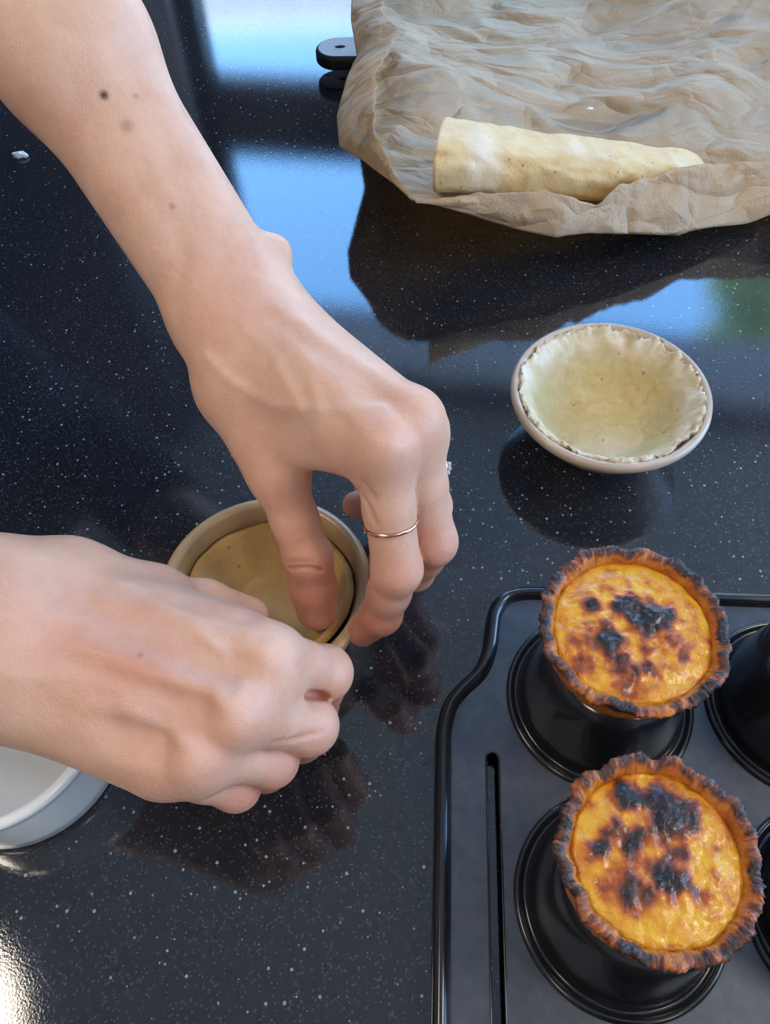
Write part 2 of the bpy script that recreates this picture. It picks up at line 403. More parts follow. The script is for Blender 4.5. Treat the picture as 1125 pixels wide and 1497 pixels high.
# ------------------------------------------------------------------ tarts
def tart(center, spots, seed, label, rt=.0365, tilt=(0, 0), rz=0):
    zb = .0567
    root = empty('custard_tart', (center[0], center[1], zb), label, 'tart', 'baked custard tarts on the tin', rz)
    root.rotation_euler[0], root.rotation_euler[1] = tilt
    H = .0265; r0 = .0275
    N = 420
    prof = [(0, 0), (r0*.6, 0), (r0-.002, 0), (r0, .0015)]
    prof += [(r0+(rt-r0)*t, .0015+(H-.0015)*t) for t in (.15, .3, .45, .6, .75, .88, .96)]
    prof += [(rt+.0006, H+.0002), (rt+.0002, H+.0012), (rt-.0012, H+.0017), (rt-.0028, H+.0012), (rt-.0042, H-.0005), (rt-.0050, H-.0030), (rt-.0056, H-.0060)]
    nb = len(prof)
    def rf(a, j, r, z):
        if j < 3: return r, z
        c, s = math.cos(a), math.sin(a); k = min(1, (z/H))
        lay = .0007*ns(c*3+seed, s*3, z*900)+.0005*ns(c*25+seed, s*25, z*500)
        lump = .0012*ns(c*2.2+seed, s*2.2, 5)*k + .0010*ns(c*7+seed, s*7, 9)*k
        rag = 0; dz = 0
        if j >= nb-9 and j <= nb-3:
            m_ = .5+.9*ns(c*1.9+seed, s*1.9, 6); rag = .0020*ns(c*5+seed, s*5, 2)+.0007*m_*ns(c*13+seed, s*13, 2+j*.5)+.0008*ns(c*43+seed, s*43, 7+j*.9)
            dz = .0024*ns(c*5+seed, s*5, 3)+.0009*ns(c*22, s*22+seed, j*.8)+.0009*ns(c*55, s*55+seed, j)
        return r+lay+lump+rag, z+dz*1.0+.0008*ns(c*1.7+seed, s*1.7, 1)*k
    v, f = lathe(prof, N, rf)
    sh = mobj('pastry_shell', v, f, CRUST, root)
    burn = []
    for idx, (x, y, z) in enumerate(v):
        j = idx % nb; r = math.hypot(x, y); a = math.atan2(y, x); c, s = math.cos(a), math.sin(a)
        b = .12+.25*max(0, z/H)**2 + .10*ns(c*4+seed, s*4, z*300)
        if nb-9 <= j <= nb-4: b = .66+.6*ns(c*2.3+seed*1.3, s*2.3, 4)+.5*ns(c*12, s*12+seed, 4)+.3*ns(c*40, s*40+seed, j)
        elif j > nb-4: b = .20+.30*ns(c*3+seed, s*3, 8)
        burn.append(min(1, max(0, b)))
    attr(sh.data, 'burn', burn)
    # custard
    rc = rt-.0036; rings, seg = 64, 220; vs_, bu = [], []
    for i in range(rings+1):
        r = rc*i/rings
        for k in range(seg):
            a = 2*math.pi*k/seg; x, y = r*math.cos(a), r*math.sin(a); t = i/rings
            z = H-.0036+.0030*(1-t**4)*(.8)+.0007*ns(x*160+seed, y*160, 2)+.0004*ns(x*420, y*420+seed, 5)
            b = .10+.30*ns(x*110+seed, y*110, 3)+.20*ns(x*260+seed, y*260, 7)
            for sx, sy, sr, ss in spots:
                d = math.hypot(x-sx, y-sy)*(1+.45*ns(x*190+seed, y*190, sx*1e3))/sr
                g = math.exp(-(d**2)*1.0)
                b += ss*g; z += .0009*ss*math.exp(-(d**2)*.8)
            if t > .93: b *= max(0, (1-t)/.07); z -= .0018*(t-.93)/.07
            vs_.append((x, y, z)); bu.append(min(1, max(0, b)))
    fs = [(i*seg+k, i*seg+(k+1) % seg, (i+1)*seg+(k+1) % seg, (i+1)*seg+k) for i in range(rings) for k in range(seg)]
    cu = mobj('custard', vs_, [q[::-1] for q in fs][:0] + [(q[0], q[3], q[2], q[1]) for q in fs], CUSTARD, root); attr(cu.data, 'burn', bu)
    return root
def spots_px(center, items, z=.083):
    o = []
    for px, py, rpx, s_ in items:
        q = P(px, py, z); o.append((q[0]-center[0], q[1]-center[1], rpx*.00023, s_))
    return o
T1 = P(926, 916, .083); T2 = P(963, 1251, .083)
tart(T1, spots_px(T1, [(915, 882, 22, 1.0), (950, 905, 30, 1.1), (975, 898, 16, .8), (888, 935, 26, 1.0), (866, 882, 17, .8), (842, 935, 14, .35), (855, 970, 20, .3), (943, 948, 9, .4), (985, 946, 26, .4), (920, 990, 30, .35), (950, 975, 16, .4), (850, 865, 16, .3), (905, 965, 20, .3), (1000, 960, 18, .35)]), 3.1,
     'custard tart with one large black scorch patch, nearer the raw lined ramekin', .0355)
tart(T2, spots_px(T2, [(917, 1165, 22, 1.0), (980, 1190, 30, 1.15), (925, 1232, 20, .9), (978, 1285, 25, 1.1), (882, 1240, 14, .7), (885, 1215, 12, .5), (995, 1245, 14, .6), (920, 1310, 20, .4), (1050, 1280, 12, .5), (1030, 1305, 14, .4), (905, 1300, 18, .35), (945, 1300, 16, .35), (860, 1240, 18, .3), (960, 1150, 14, .5), (1010, 1200, 18, .4)]), 8.7,
     'custard tart with several small round scorch marks, second from the raw lined ramekin', .0325)

# ------------------------------------------------------------------ ramekins
def ramekin(center, R, H, mat, label, taper=.72, thick=.0048, cv=1.0):
    root = empty('ramekin', (center[0], center[1], 0), label, 'ramekin')
    rb = R*taper; t = thick
    prof = [(0, .003), (rb-.008, .003), (rb-.006, 0), (rb-.002, 0), (rb, .002)]
    prof += [(rb+(R-.001-rb)*s, .002+(H-.008)*s**cv) for s in (.2, .4, .6, .8, .9, 1)]
    prof += [(R-.0002, H-.0045), (R, H-.003), (R-.0004, H-.0012), (R-.0016, H-.0002), (R-t*.5, H), (R-t+.0012, H-.0004), (R-t+.0003, H-.002)]
    prof += [(R-t-(R-rb)*s, .0055+(H-.0085)*(1-s)**cv) for s in (.1, .3, .5, .7, .9)]
    prof += [(rb-t-.004, .0055), (rb*.5, .0048), (0, .0048)]
    v, f = lathe(prof, 128); mobj('dish', v, f, mat, root)
    return root
RA = P(893, 569, .040); RB = P(387, 852, .039); RC = P(-16, 1046, .043)
ramekin(RA, .0545, .040, STONE, 'beige stoneware ramekin lined with raw pastry beside the brown paper', .50, .0048, 1.15)
ramekin(RB, .0500, .039, TAN, 'tan ramekin held between both hands', .80, .0062)
ramekin(RC, .0480, .043, WHITE, 'empty white glazed ramekin under the forearm', .93, .0052)
# raw pastry pressed into the lined ramekin
R0, HH = .0545, .040
prof = [(.0245*i/16, .0085) for i in range(17)]
for i in range(1, 25):
    s_ = i/24; prof.append((.0245+(.0482-.0245)*s_, .0085+(HH-.0015-.0085)*s_**1.2))
nin = len(prof); prof += [(.0492, HH-.0004), (.0500, HH-.0010), (.0502, HH-.0030), (.0495, HH-.0050)]
def rf(a, j, r, z):
    c, s = math.cos(a), math.sin(a); x, y = c*r, s*r
    d = .0018*ns(x*80, y*80, z*80)+.0012*ns(x*220, y*220, z*220)
    e_ = max(0, min(1, (j-nin+5)/5))
    rag = e_*(-.0020*abs(ns(c*24, s*24, j*.3))-.0055*max(0, ns(c*3, s*3, 3)-.02)+.0022*ns(c*50, s*50, j*.5)+.0016)
    dz = e_*(.0040*ns(c*7, s*7, 1)+.0030*ns(c*30, s*30, j*.4)+.0014*ns(c*70, s*70, j*.7))
    return max(0, (r-.0011*min(1, r/.02))+rag), z+abs(d)*(1-e_)+d*e_+dz+.0006
v, f = lathe(prof, 220, rf)
ln = tag(mobj('pastry_lining', v, [q[::-1] for q in f], LINING, None, loc=(RA[0], RA[1], 0)), 'raw pale pastry lining pressed ragged into the beige ramekin', 'pastry')
flo = []
for i, (x, y, z) in enumerate(v):
    q = max(0, 1-math.hypot(x-.0, y+.024)/.022)*.55 + 1.1*max(0, min(1, (z-HH+.015)/.013))*(.6+.6*ns(x*200, y*200)+.4*ns(x*60, y*60))
    flo.append(min(1, max(0, q*(.7+.6*ns(x*120, y*120, 1)))))
attr(ln.data, 'flour', flo)
# pastry disc bent into the held ramekin
vs_, fs = [], []; rings, seg = 40, 140
for i in range(rings+1):
    for k in range(seg):
        a = 2*math.pi*k/seg; c, s = math.cos(a), math.sin(a); t = i/rings
        Rm = .0405*(1+.035*ns(c*1.6, s*1.6, 4)+.012*ns(c*6, s*6, 4))
        r = Rm*t
        z = .0125+.0200*max(0, t-.45)**1.4*2.0+.0010*ns(c*t*3, s*t*3, 2)
        side = max(0, c*.9-s*.35)
        z += .006*side*max(0, t-.5)
        vs_.append((r*c, r*s, z))
fs = [(i*seg+k, (i+1)*seg+k, (i+1)*seg+(k+1) % seg, i*seg+(k+1) % seg) for i in range(rings) for k in range(seg)]
dc = tag(mobj('pastry_disc', vs_, fs, DISC, None, loc=(RB[0], RB[1], 0)), 'raw pastry disc being pressed by a thumb into the tan ramekin', 'pastry')
sd = dc.modifiers.new('thick', 'SOLIDIFY'); sd.thickness = .0042; sd.offset = 1
bv = dc.modifiers.new('round', 'BEVEL'); bv.width = .0015; bv.segments = 3; bv.limit_method = 'ANGLE'

# ------------------------------------------------------------------ baking paper, pan under it, dough roll
ZP = .056
def curve3(pts, n):
    pts = [np.array(p, float) for p in pts]; L = [0]
    for a, b in zip(pts, pts[1:]): L.append(L[-1]+np.linalg.norm(b-a))
    o = []
    for i in range(n):
        s = L[-1]*i/(n-1); j = min(len(pts)-2, max(0, int(np.searchsorted(L, s)-1)))
        t = (s-L[j])/(L[j+1]-L[j]); o.append(pts[j]*(1-t)+pts[j+1]*t)
    return np.array(o)
A = P(642, 226, ZP+.018); B = np.array([.219, .509, .028])
ax = B-A; Ld = np.linalg.norm(ax); ax /= Ld
ff = [(605, 297, .057), (660, 309, .052), (720, 321, .046), (770, 332, .041), (815, 343, .036), (860, 339, .032), (905, 342, .028), (990, 343, .018), (1060, 325, .016), (1125, 310, .022), (1190, 292, .028)]
fe = [(612, 294, .059), (680, 285, .060), (735, 281, .062), (775, 279, .064), (830, 284, .062), (872, 299, .050), (905, 271, .054), (975, 250, .055), (1030, 238, .053), (1080, 236, .050), (1125, 234, .050), (1190, 222, .052)]
lf = [(605, 297, .057), (548, 256, .055), (496, 216, .055), (492, 165, .060), (508, 112, .060), (522, 80, .058), (513, 30, .056), (514, 0, .054)]
le = [(608, 294, .060), (580, 258, .068), (560, 215, .076), (547, 195, .082), (545, 130, .084), (562, 85, .082), (588, 46, .080), (560, 18, .074), (560, 0, .070)]
NU, NV, K = 250, 210, 16
Ff = curve3([P(*p) for p in ff] + [np.array([.62, .50, .04])], NU)
Fe = curve3([P(*p) for p in fe] + [np.array([.63, .51, .06])], NU)
Lf = curve3([P(*p) for p in lf] + [np.array([-.01, .95, .055])], NV)
Le = curve3([P(*p) for p in le] + [np.array([.0, .94, .075])], NV)
Bk = curve3([Lf[-1], np.array([.62, .96, .055])], NU); Rt = curve3([Ff[-1], Bk[-1]], NV)
from mathutils.geometry import delaunay_2d_cdt
class Facets:                                     # folded paper: flat facets between sharp creases
    def __init__(s, cell, amp, ang, stretch, seed, bx=(-.12, .72, .28, 1.05)):
        rg = random.Random(seed); s.c, s.s, s.k = math.cos(ang), math.sin(ang), stretch
        cs = [((x*s.c+y*s.s)/stretch, -x*s.s+y*s.c) for x in bx[:2] for y in bx[2:]]
        u0, u1 = min(q[0] for q in cs)/cell-2, max(q[0] for q in cs)/cell+2; v0, v1 = min(q[1] for q in cs)/cell-2, max(q[1] for q in cs)/cell+2
        pts, s.z = [], []
        for i in range(int(u0), int(u1)+1):
            for j in range(int(v0), int(v1)+1):
                pts.append(Vector(((i+rg.uniform(.05, .95))*cell, (j+rg.uniform(.05, .95))*cell))); s.z.append(rg.uniform(-1, 1)*amp)
        r_ = delaunay_2d_cdt(pts, [], [], 0, 1e-6); s.p = np.array([tuple(p) for p in r_[0]]); om = r_[3]
        s.z = np.array([s.z[o_[0]] for o_ in om]); s.t = np.array([tuple(t) for t in r_[2]])
    def __call__(s, X, Y):
        U = (X*s.c+Y*s.s)/s.k; Vv = -X*s.s+Y*s.c; o = np.zeros_like(X)
        order = np.argsort(U); Us = U[order]
        for a, b, c in s.t:
            A_, B_, C_ = s.p[a], s.p[b], s.p[c]
            lo, hi = np.searchsorted(Us, (min(A_[0], B_[0], C_[0]), max(A_[0], B_[0], C_[0])))
            if hi <= lo: continue
            ix = order[lo:hi]; u, v = U[ix], Vv[ix]
            de = (B_[1]-C_[1])*(A_[0]-C_[0])+(C_[0]-B_[0])*(A_[1]-C_[1])
            if abs(de) < 1e-12: continue
            l1 = ((B_[1]-C_[1])*(u-C_[0])+(C_[0]-B_[0])*(v-C_[1]))/de; l2 = ((C_[1]-A_[1])*(u-C_[0])+(A_[0]-C_[0])*(v-C_[1]))/de; l3 = 1-l1-l2
            m_ = (l1 >= -1e-7) & (l2 >= -1e-7) & (l3 >= -1e-7)
            o[ix[m_]] = (l1*s.z[a]+l2*s.z[b]+l3*s.z[c])[m_]
        return o
FC = [Facets(.060, .0125, -.6, 2.0, 1), Facets(.028, .0065, .3, 2.0, 2), Facets(.013, .0022, -.25, 1.8, 3)]
def crumple_all(X, Y):
    w1 = np.array([.012*ns(x*12, y*12, 3) for x, y in zip(X, Y)]); w2 = np.array([.012*ns(x*12, y*12, 8) for x, y in zip(X, Y)])
    return sum(f(X+w1, Y+w2) for f in FC)
verts, faces, scl = [], [], []
grid = [[None]*(NU+K) for _ in range(NV+K)]
def addv(p, sc=1.0, nrm=None):
    verts.append(tuple(p)); scl.append(sc); return len(verts)-1
for j in range(NV):
    v_ = j/(NV-1)
    for i in range(NU):
        u = i/(NU-1)
        p = (1-v_)*Ff[i]+v_*Bk[i]+(1-u)*Lf[j]+u*Rt[j]-((1-u)*(1-v_)*Ff[0]+u*(1-v_)*Ff[-1]+(1-u)*v_*Bk[0]+u*v_*Bk[-1])
        dedge = min(1, min(i, j)/10)
        grid[j+K][i+K] = addv(p, .35+.65*dedge)
VA = np.array(verts); dz_ = crumple_all(VA[:, 0], VA[:, 1])*np.array(scl)
tt = np.clip(((VA-A)@ax)/Ld, -.1, 1.1); near = np.linalg.norm((VA-A-tt[:, None]*Ld*ax)[:, :2], axis=1)
wt_ = np.clip((.042-near)/.016, 0, 1); wt_ = wt_*wt_*(3-2*wt_)
zb_ = A[2]+(B[2]-A[2])*tt-.0175*(1-.20*tt)-.0008
zn = (VA[:, 2]+dz_)*(1-wt_)+np.minimum(zb_, VA[:, 2]+.004)*wt_
verts = [(x, y, z) for (x, y, _), z in zip(verts, zn)]
fw_ = Facets(.020, 1.0, .3, 1.0, 11, (0, 1.4, -.02, .06)); fg_ = Facets(.008, 1.0, -.3, 1.3, 12, (0, 1.4, -.02, .06))
def wall_rows(base, top, edge0, outward, put):
    n = len(base); L = np.concatenate([[0], np.cumsum(np.linalg.norm(np.diff(base, axis=0), axis=1))])
    TT = np.array([(K-k)/K for k in range(K)]); LX_ = np.tile(L+.1, K); TY = np.repeat(TT*.03, n)
    f_all, g_all = fw_(LX_, TY).reshape(K, n), fg_(LX_, TY).reshape(K, n)
    for k in range(K):
        t = TT[k]; f, g_ = f_all[k], g_all[k]
        for i in range(n):
            q = base[i]*(1-t)+top[i]*t; e_ = min(1, i/10)
            b0 = np.array(verts[edge0(i)]); q = q+(b0-base[i])*(1-t)**2
            q = q+outward*(.003*math.sin(t*math.pi)+e_*t*(.0050*f[i]+.0016*g_[i]))+np.array([0, 0, e_*t*(.0030*f[i]+.002*ns(L[i]*120, 5))])
            verts.append(tuple(q)); put(k, i, len(verts)-1)
def pf_(k, i, n): grid[k][i+K] = n
def pl_(k, i, n): grid[i+K][k] = n
wall_rows(Ff, Fe, lambda i: grid[K][i+K], np.array([.1, -.85, .2]), pf_)
wall_rows(Lf, Le, lambda i: grid[i+K][K], np.array([-.8, -.1, .4]), pl_)
for j in range(NV+K-1):
    for i in range(NU+K-1):
        q = (grid[j][i], grid[j][i+1], grid[j+1][i+1], grid[j+1][i])
        if None not in q: faces.append(q)
pp = tag(mobj('baking_paper', verts, faces, PAPER), 'crumpled brown baking paper with raised edges under the dough roll', 'paper')
sd = pp.modifiers.new('thick', 'SOLIDIFY'); sd.thickness = .00025
# black pan that carries the paper
pan = empty('griddle_pan', (.26, .79, 0), 'black cast iron pan mostly hidden under the baking paper, handle showing', 'pan')
def rrect(x0, x1, y0, y1, r, n=8):
    o = []
    for cx_, cy_, a0 in ((x1-r, y1-r, 0), (x0+r, y1-r, 90), (x0+r, y0+r, 180), (x1-r, y0+r, 270)):
        for i in range(n+1):
            a = math.radians(a0+90*i/n); o.append((cx_+r*math.cos(a), cy_+r*math.sin(a)))
    return o
rr = rrect(-.17, .17, -.13, .13, .04)
pv, pf = [], []; N_ = len(rr)
for (sc, z) in ((0.0, .002), (.9, 0), (.96, .004), (1, .016), (.99, .018), (.97, .017), (.93, .008), (0, .007)):
    for x, y in rr: pv.append((x*sc, y*sc, z))
for l in range(7):
    for i in range(N_): k_ = (i+1) % N_; pf.append((l*N_+i, l*N_+k_, (l+1)*N_+k_, (l+1)*N_+i))
mobj('body', pv, pf, IRON, pan)
HE = P(492, 72, .018); hx, hy = HE[0]-.26, HE[1]-.79
hole = [(hx+.003+.0055*math.cos(a), hy+.003*math.sin(a)) for a in [2*math.pi*i/20 for i in range(20)]]
hl = []
for i in range(17):
    a = math.pi/2+math.pi*i/16; hl.append((hx+.016*math.cos(a), hy+.0165*math.sin(a)))
hl = [(-.16, hy+.022)] + hl + [(-.16, hy-.022)]
me = curve2d('handle', [hl, hole], .003, .003); me.materials.clear()
h_ = link_mesh('handle', me, IRON, pan); h_.location.z = .014
# dough roll
sd_ = np.array([-ax[1], ax[0], 0]); up = np.array([0, 0, 1.0])
vs_, fs = [], []; NL, NS = 90, 56
for i in range(NL+1):
    t = i/NL
    wv = .0265*(1-.25*t); hv = .0175*(1-.20*t)
    if t > .93: q = math.sqrt(max(0, 1-((t-.93)/.07)**2)); wv *= max(.05, q); hv *= max(.05, q)
    for k in range(NS):
        a = 2*math.pi*k/NS; c, s = math.cos(a), math.sin(a)
        c2 = math.copysign(abs(c)**.6, c); s2 = math.copysign(abs(s)**.65, s)
        lump = 1+.09*ns(t*7, c*1.3, s*1.3)+.06*ns(t*18, c*3, s*3+4)+.012*ns(t*60, c*8, s*8)
        p = A+ax*(Ld*t+ (.010*c2 if i == 0 else .010*c2*(1-t)))+sd_*wv*c2*lump+up*(hv*s2*lump if s2 > 0 else hv*.95*s2)
        p[2] += .0025*ns(t*5, 3)
        vs_.append(p)
for i in range(NL):
    for k in range(NS): k2 = (k+1) % NS; fs.append((i*NS+k, i*NS+k2, (i+1)*NS+k2, (i+1)*NS+k))
vs_ = list(vs_)
c0 = np.mean(vs_[:NS], axis=0)-ax*.001; n0 = len(vs_)
for rr_ in (.9, .6, .3):
    for k in range(NS): vs_.append(c0+(vs_[k]-c0)*rr_ - ax*.0012*(1-rr_)*(1 if rr_ > .5 else .4))
vs_.append(c0-ax*.0005)
prev = 0
for l in range(3):
    cur = n0+l*NS
    for k in range(NS): k2 = (k+1) % NS; fs.append((cur+k, cur+k2, prev+k2, prev+k))
    prev = cur
for k in range(NS): fs.append((len(vs_)-1, prev+(k+1) % NS, prev+k))
cN = np.mean(vs_[NL*NS:NL*NS+NS], axis=0); vs_.append(cN)
for k in range(NS): fs.append((NL*NS+k, NL*NS+(k+1) % NS, len(vs_)-1))
org = np.array([A[0], A[1], ZP])
dr = tag(mobj('dough_roll', [np.array(p)-org for p in vs_], fs, DOUGH, None, loc=org), 'roll of raw puff pastry dough lying on the brown paper', 'dough')
attr(dr.data, 'flour', [min(1, max(0, .9*ns(p[0]*28, p[1]*28, 2)+.25*ns(p[0]*90, p[1]*90, 4)-.12)) for p in vs_])
attr(dc.data, 'flour', [0]*len(dc.data.vertices))

# crumbs
def crumb(px, py, z, s, label, seed):
    bm = bmesh.new(); bmesh.ops.create_icosphere(bm, subdivisions=2, radius=1)
    for v in bm.verts:
        v.co *= 1+.5*ns(*(v.co*1.7+Vector((seed, 0, 0)))); v.co = Vector((v.co.x*s, v.co.y*s*.55, (v.co.z+.9)*s*.35))
    me = bpy.data.meshes.new('flake'); bm.to_mesh(me); bm.free()
    o = link_mesh('flake', me, FLAKE); o.location = P(px, py, z).tolist(); tag(o, label, 'crumb')
crumb(30, 230, 0, .0065, 'white dried flour flake lying alone on the black worktop', 1)
crumb(862, 160, ZP+.003, .0022, 'tiny white crumb lying on the brown baking paper', 5)

# ------------------------------------------------------------------ the person
BIG = .06
def smin(a, b, k):
    if k <= 0: return np.minimum(a, b)
    h = np.maximum(k-np.abs(a-b), 0)/k
    return np.minimum(a, b)-h*h*k*.25
class Field:
    def __init__(s, lo, hi, vox):
        s.lo = np.array(lo, float); s.vox = vox
        s.n = np.ceil((np.array(hi)-s.lo)/vox).astype(int)+1
    def new(s): return np.full(s.n, BIG, np.float32)
    def cone(s, F, a, b, ra, rb, k=.006, sub=False):
        a, b = np.array(a, float), np.array(b, float); R = max(ra, rb)+k+3*s.vox
        i0 = np.maximum(np.floor((np.minimum(a, b)-R-s.lo)/s.vox).astype(int), 0)
        i1 = np.minimum(np.ceil((np.maximum(a, b)+R-s.lo)/s.vox).astype(int)+1, s.n)
        if (i1 <= i0).any(): return
        g = [(s.lo[q]+np.arange(i0[q], i1[q])*s.vox).astype(np.float32) for q in range(3)]
        X, Y, Z = np.meshgrid(*g, indexing='ij', sparse=True)
        ba = b-a; L2 = max(1e-12, ba@ba)
        t = np.clip(((X-a[0])*ba[0]+(Y-a[1])*ba[1]+(Z-a[2])*ba[2])/L2, 0, 1)
        d = np.sqrt((X-a[0]-t*ba[0])**2+(Y-a[1]-t*ba[1])**2+(Z-a[2]-t*ba[2])**2)-(ra+(rb-ra)*t)
        sl = tuple(slice(i0[q], i1[q]) for q in range(3))
        if sub: F[sl] = -smin(-F[sl], d, k)
        else: F[sl] = smin(F[sl], d, k)
    def ell(s, F, c, r, k=.006):                    # axis aligned ellipsoid
        c, r = np.array(c, float), np.array(r, float); R = r+k+3*s.vox
        i0 = np.maximum(np.floor((c-R-s.lo)/s.vox).astype(int), 0); i1 = np.minimum(np.ceil((c+R-s.lo)/s.vox).astype(int)+1, s.n)
        g = [(s.lo[q]+np.arange(i0[q], i1[q])*s.vox).astype(np.float32) for q in range(3)]
        X, Y, Z = np.meshgrid(*g, indexing='ij', sparse=True)
        d = (np.sqrt(((X-c[0])/r[0])**2+((Y-c[1])/r[1])**2+((Z-c[2])/r[2])**2)-1)*r.min()
        sl = tuple(slice(i0[q], i1[q]) for q in range(3)); F[sl] = smin(F[sl], d, k)
    def mesh(s, F):
        c = 3*s.vox; G = openvdb.FloatGrid(c); G.copyFromArray(np.clip(F, -c, c))
        v, q = G.convertToQuads(0.0); return v*s.vox+s.lo, q.astype(np.int64)
def hand_mesh(fld, prims_palm, fingers, kf=.0065):
    A_ = fld.new()
    for p in prims_palm: fld.cone(A_, *p)
    F_ = fld.new()
    for chain in fingers:
        f1 = fld.new()
        for (a, ra), (b, rb) in zip(chain, chain[1:]): fld.cone(f1, a, b, ra, rb, .004)
        F_ = smin(F_, f1, .0008)
    return A_, smin(A_, F_, kf)

nrm3 = lambda v: v/np.linalg.norm(v)
# --- left hand (upper in the photograph)
W = P(345, 450, .138); FP = P(99, 66, .212); axL = nrm3(FP-W); viewL = nrm3(P(300, 350, .15)-CAM)
sL = nrm3(np.cross(viewL, axL)); sL = sL if ROT.T[0] @ sL > 0 else -sL          # towards the little-finger side
if (ROT.T @ sL)[0] < 0: sL = -sL
EL = W+axL*.255
iM, iP, iD, iT = P(556, 652, .132), P(580, 832, .084), P(557, 898, .053), P(530, 922, .036)
mM, mP, mD, mT = P(600, 616, .132), P(632, 792, .080), P(606, 835, .048), P(560, 818, .032)
rM, rP, rD, rT = P(606, 626, .114), P(628, 740, .070), P(590, 750, .044), P(520, 738, .032)
pM, pP, pD, pT = P(590, 625, .096), P(600, 700, .060), P(570, 715, .042), P(535, 715, .032)
tC, tM, tI, tT = P(350, 560, .122), P(406, 690, .100), P(450, 815, .068), P(463, 892, .041)
fl_ = Field((-.30, .10, .005), (.06, .53, .335), .00115)
inn = nrm3(np.array([.0, 0, -1.0])+viewL*.4)*.010
palm = [
    (W-sL*.0095, FP-sL*.0095, .0148, .0160, .02), (W+sL*.0095, FP+sL*.0095, .0145, .0160, .02), (W+inn*.5, FP+inn*.6, .015, .0175, .02),
    (FP-sL*.0095, EL, .0160, .029, .03), (FP+sL*.0095, EL, .0160, .029, .03),
    (P(398, 372, .148), P(392, 385, .146), .0085, .0085, .007),                # ulna head
    (W-sL*.010, iM, .0150, .0118, .014), (W, mM, .0150, .0118, .014), (W+sL*.007+inn*.5, rM, .0145, .0115, .014), (W+sL*.010+inn*1.2, pM, .0140, .0105, .014),
    (W+inn, iM*.6+rM*.4+inn*.6, .014, .013, .016),
    (W-sL*.008, tC, .0145, .0135, .014), (tC, tM, .0140, .0122, .010), (tC, iM*.75+W*.25, .0135, .0095, .014),
    (tC*.4+tM*.6, iM*.8+tM*.2, .0110, .0085, .012), (tC+inn, rM+inn, .013, .011, .016),
]
fingL = [[(iM, .0116), (iM*.5+iP*.5, .0098), (iP, .0100), (iP*.5+iD*.5, .0088), (iD, .0086), (iT, .0072)],
         [(mM, .0118), (mM*.5+mP*.5, .0098), (mP, .0100), (mP*.5+mD*.5, .0088), (mD, .0086), (mT, .0075)],
         [(rM, .0110), (rM*.5+rP*.5, .0092), (rP, .0094), (rD, .0082), (rT, .0070)],
         [(pM, .0098), (pP, .0082), (pD, .0072), (pT, .0064)],
         [(tM, .0118), (tM*.45+tI*.55, .0098), (tI, .0104), (tI*.45+tT*.55, .0102), (tT, .0093)]]
_, FL = hand_mesh(fl_, palm, fingL)
# knuckles and tendons
for a, r in ((iM, .0105), (mM, .0100)):
    n_ = -nrm3(a-CAM)*.4+np.array([.15, 0, .8]); fl_.cone(FL, a+n_*.0028, a+n_*.0028, r*.92, r*.92, .006)
for a, b in ((W-sL*.006, iM), (W+sL*.002, mM)):
    n_ = np.array([.05, -.15, 1.0])*.0100; fl_.cone(FL, a*.75+b*.25+n_*1.15, a*.08+b*.92+n_*.95, .0020, .0026, .006)
vL, qL = fl_.mesh(FL); del FL
# --- right hand (lower in the photograph)
JI, JM, JR, JP = P(390, 962, .108), P(345, 1040, .107), P(288, 1098, .099), P(235, 1122, .089)
KI, KM, KR, KP = P(474, 984, .080), P(451, 1061, .078), P(396, 1111, .071), P(345, 1150, .063)
WI, WM, WR, WP = P(25, 868, .103), P(10, 920, .110), P(0, 970, .106), P(5, 1008, .096)
tC2, tM2, tI2, tT2 = P(105, 858, .094), P(225, 876, .084), P(300, 884, .070), P(365, 900, .054)
ER = np.array([-.375, .175, .135])
off = lambda a, dx, dy, dz: a+np.array([dx, dy, dz])
DI, TI = off(KI, -.004, .004, -.026), np.array([-.036, .124, .032])
DM, TM = off(KM, -.006, .004, -.026), np.array([-.047, .116, .030])
DR, TR = off(KR, -.006, .004, -.025), np.array([-.060, .110, .028])
DP, TP = off(KP, -.005, .005, -.021), np.array([-.070, .104, .028])
fr_ = Field((-.43, .02, .008), (.01, .24, .185), .00115)
dn = np.array([0, 0, -.011])
palmR = [
    (WI*.75+WP*.25, ER, .021, .036, .03), (WI*.25+WP*.75, ER, .020, .036, .03), (WM+dn*.6, ER, .022, .034, .03),
    (WI, JI, .0150, .0110, .012), (WM, JM, .0145, .0112, .012), (WR, JR, .0140, .0104, .012), (WP, JP, .0135, .0096, .012),
    (WM+dn, JI*.5+JM*.5+dn, .014, .012, .014), (WR+dn, JR+dn*.8, .014, .011, .014),
    (WI, tC2, .0150, .0140, .016), (tC2, tM2, .0135, .0115, .012), (tC2, JI*.8+WI*.2+dn*.4, .0130, .0095, .016), (tM2, JI+dn*.5, .010, .010, .014),
]
fingR = [[(JI, .0112), (JI*.45+KI*.55, .0093), (KI, .0102), (DI, .0088), (TI, .0074)],
         [(JM, .0114), (JM*.45+KM*.55, .0094), (KM, .0104), (DM, .0088), (TM, .0076)],
         [(JR, .0106), (JR*.45+KR*.55, .0088), (KR, .0096), (DR, .0083), (TR, .0070)],
         [(JP, .0096), (JP*.45+KP*.55, .0078), (KP, .0085), (DP, .0074), (TP, .0064)],
         [(tM2, .0112), (tI2, .0100), (tT2, .0082)]]
_, FR = hand_mesh(fr_, palmR, fingR, .0038)
for a, r in ((JI, .0098), (JM, .0100), (JR, .0092), (JP, .0080)):
    fr_.cone(FR, a+np.array([-.001, 0, .0030]), a+np.array([-.001, 0, .0030]), r*.88, r*.88, .005)
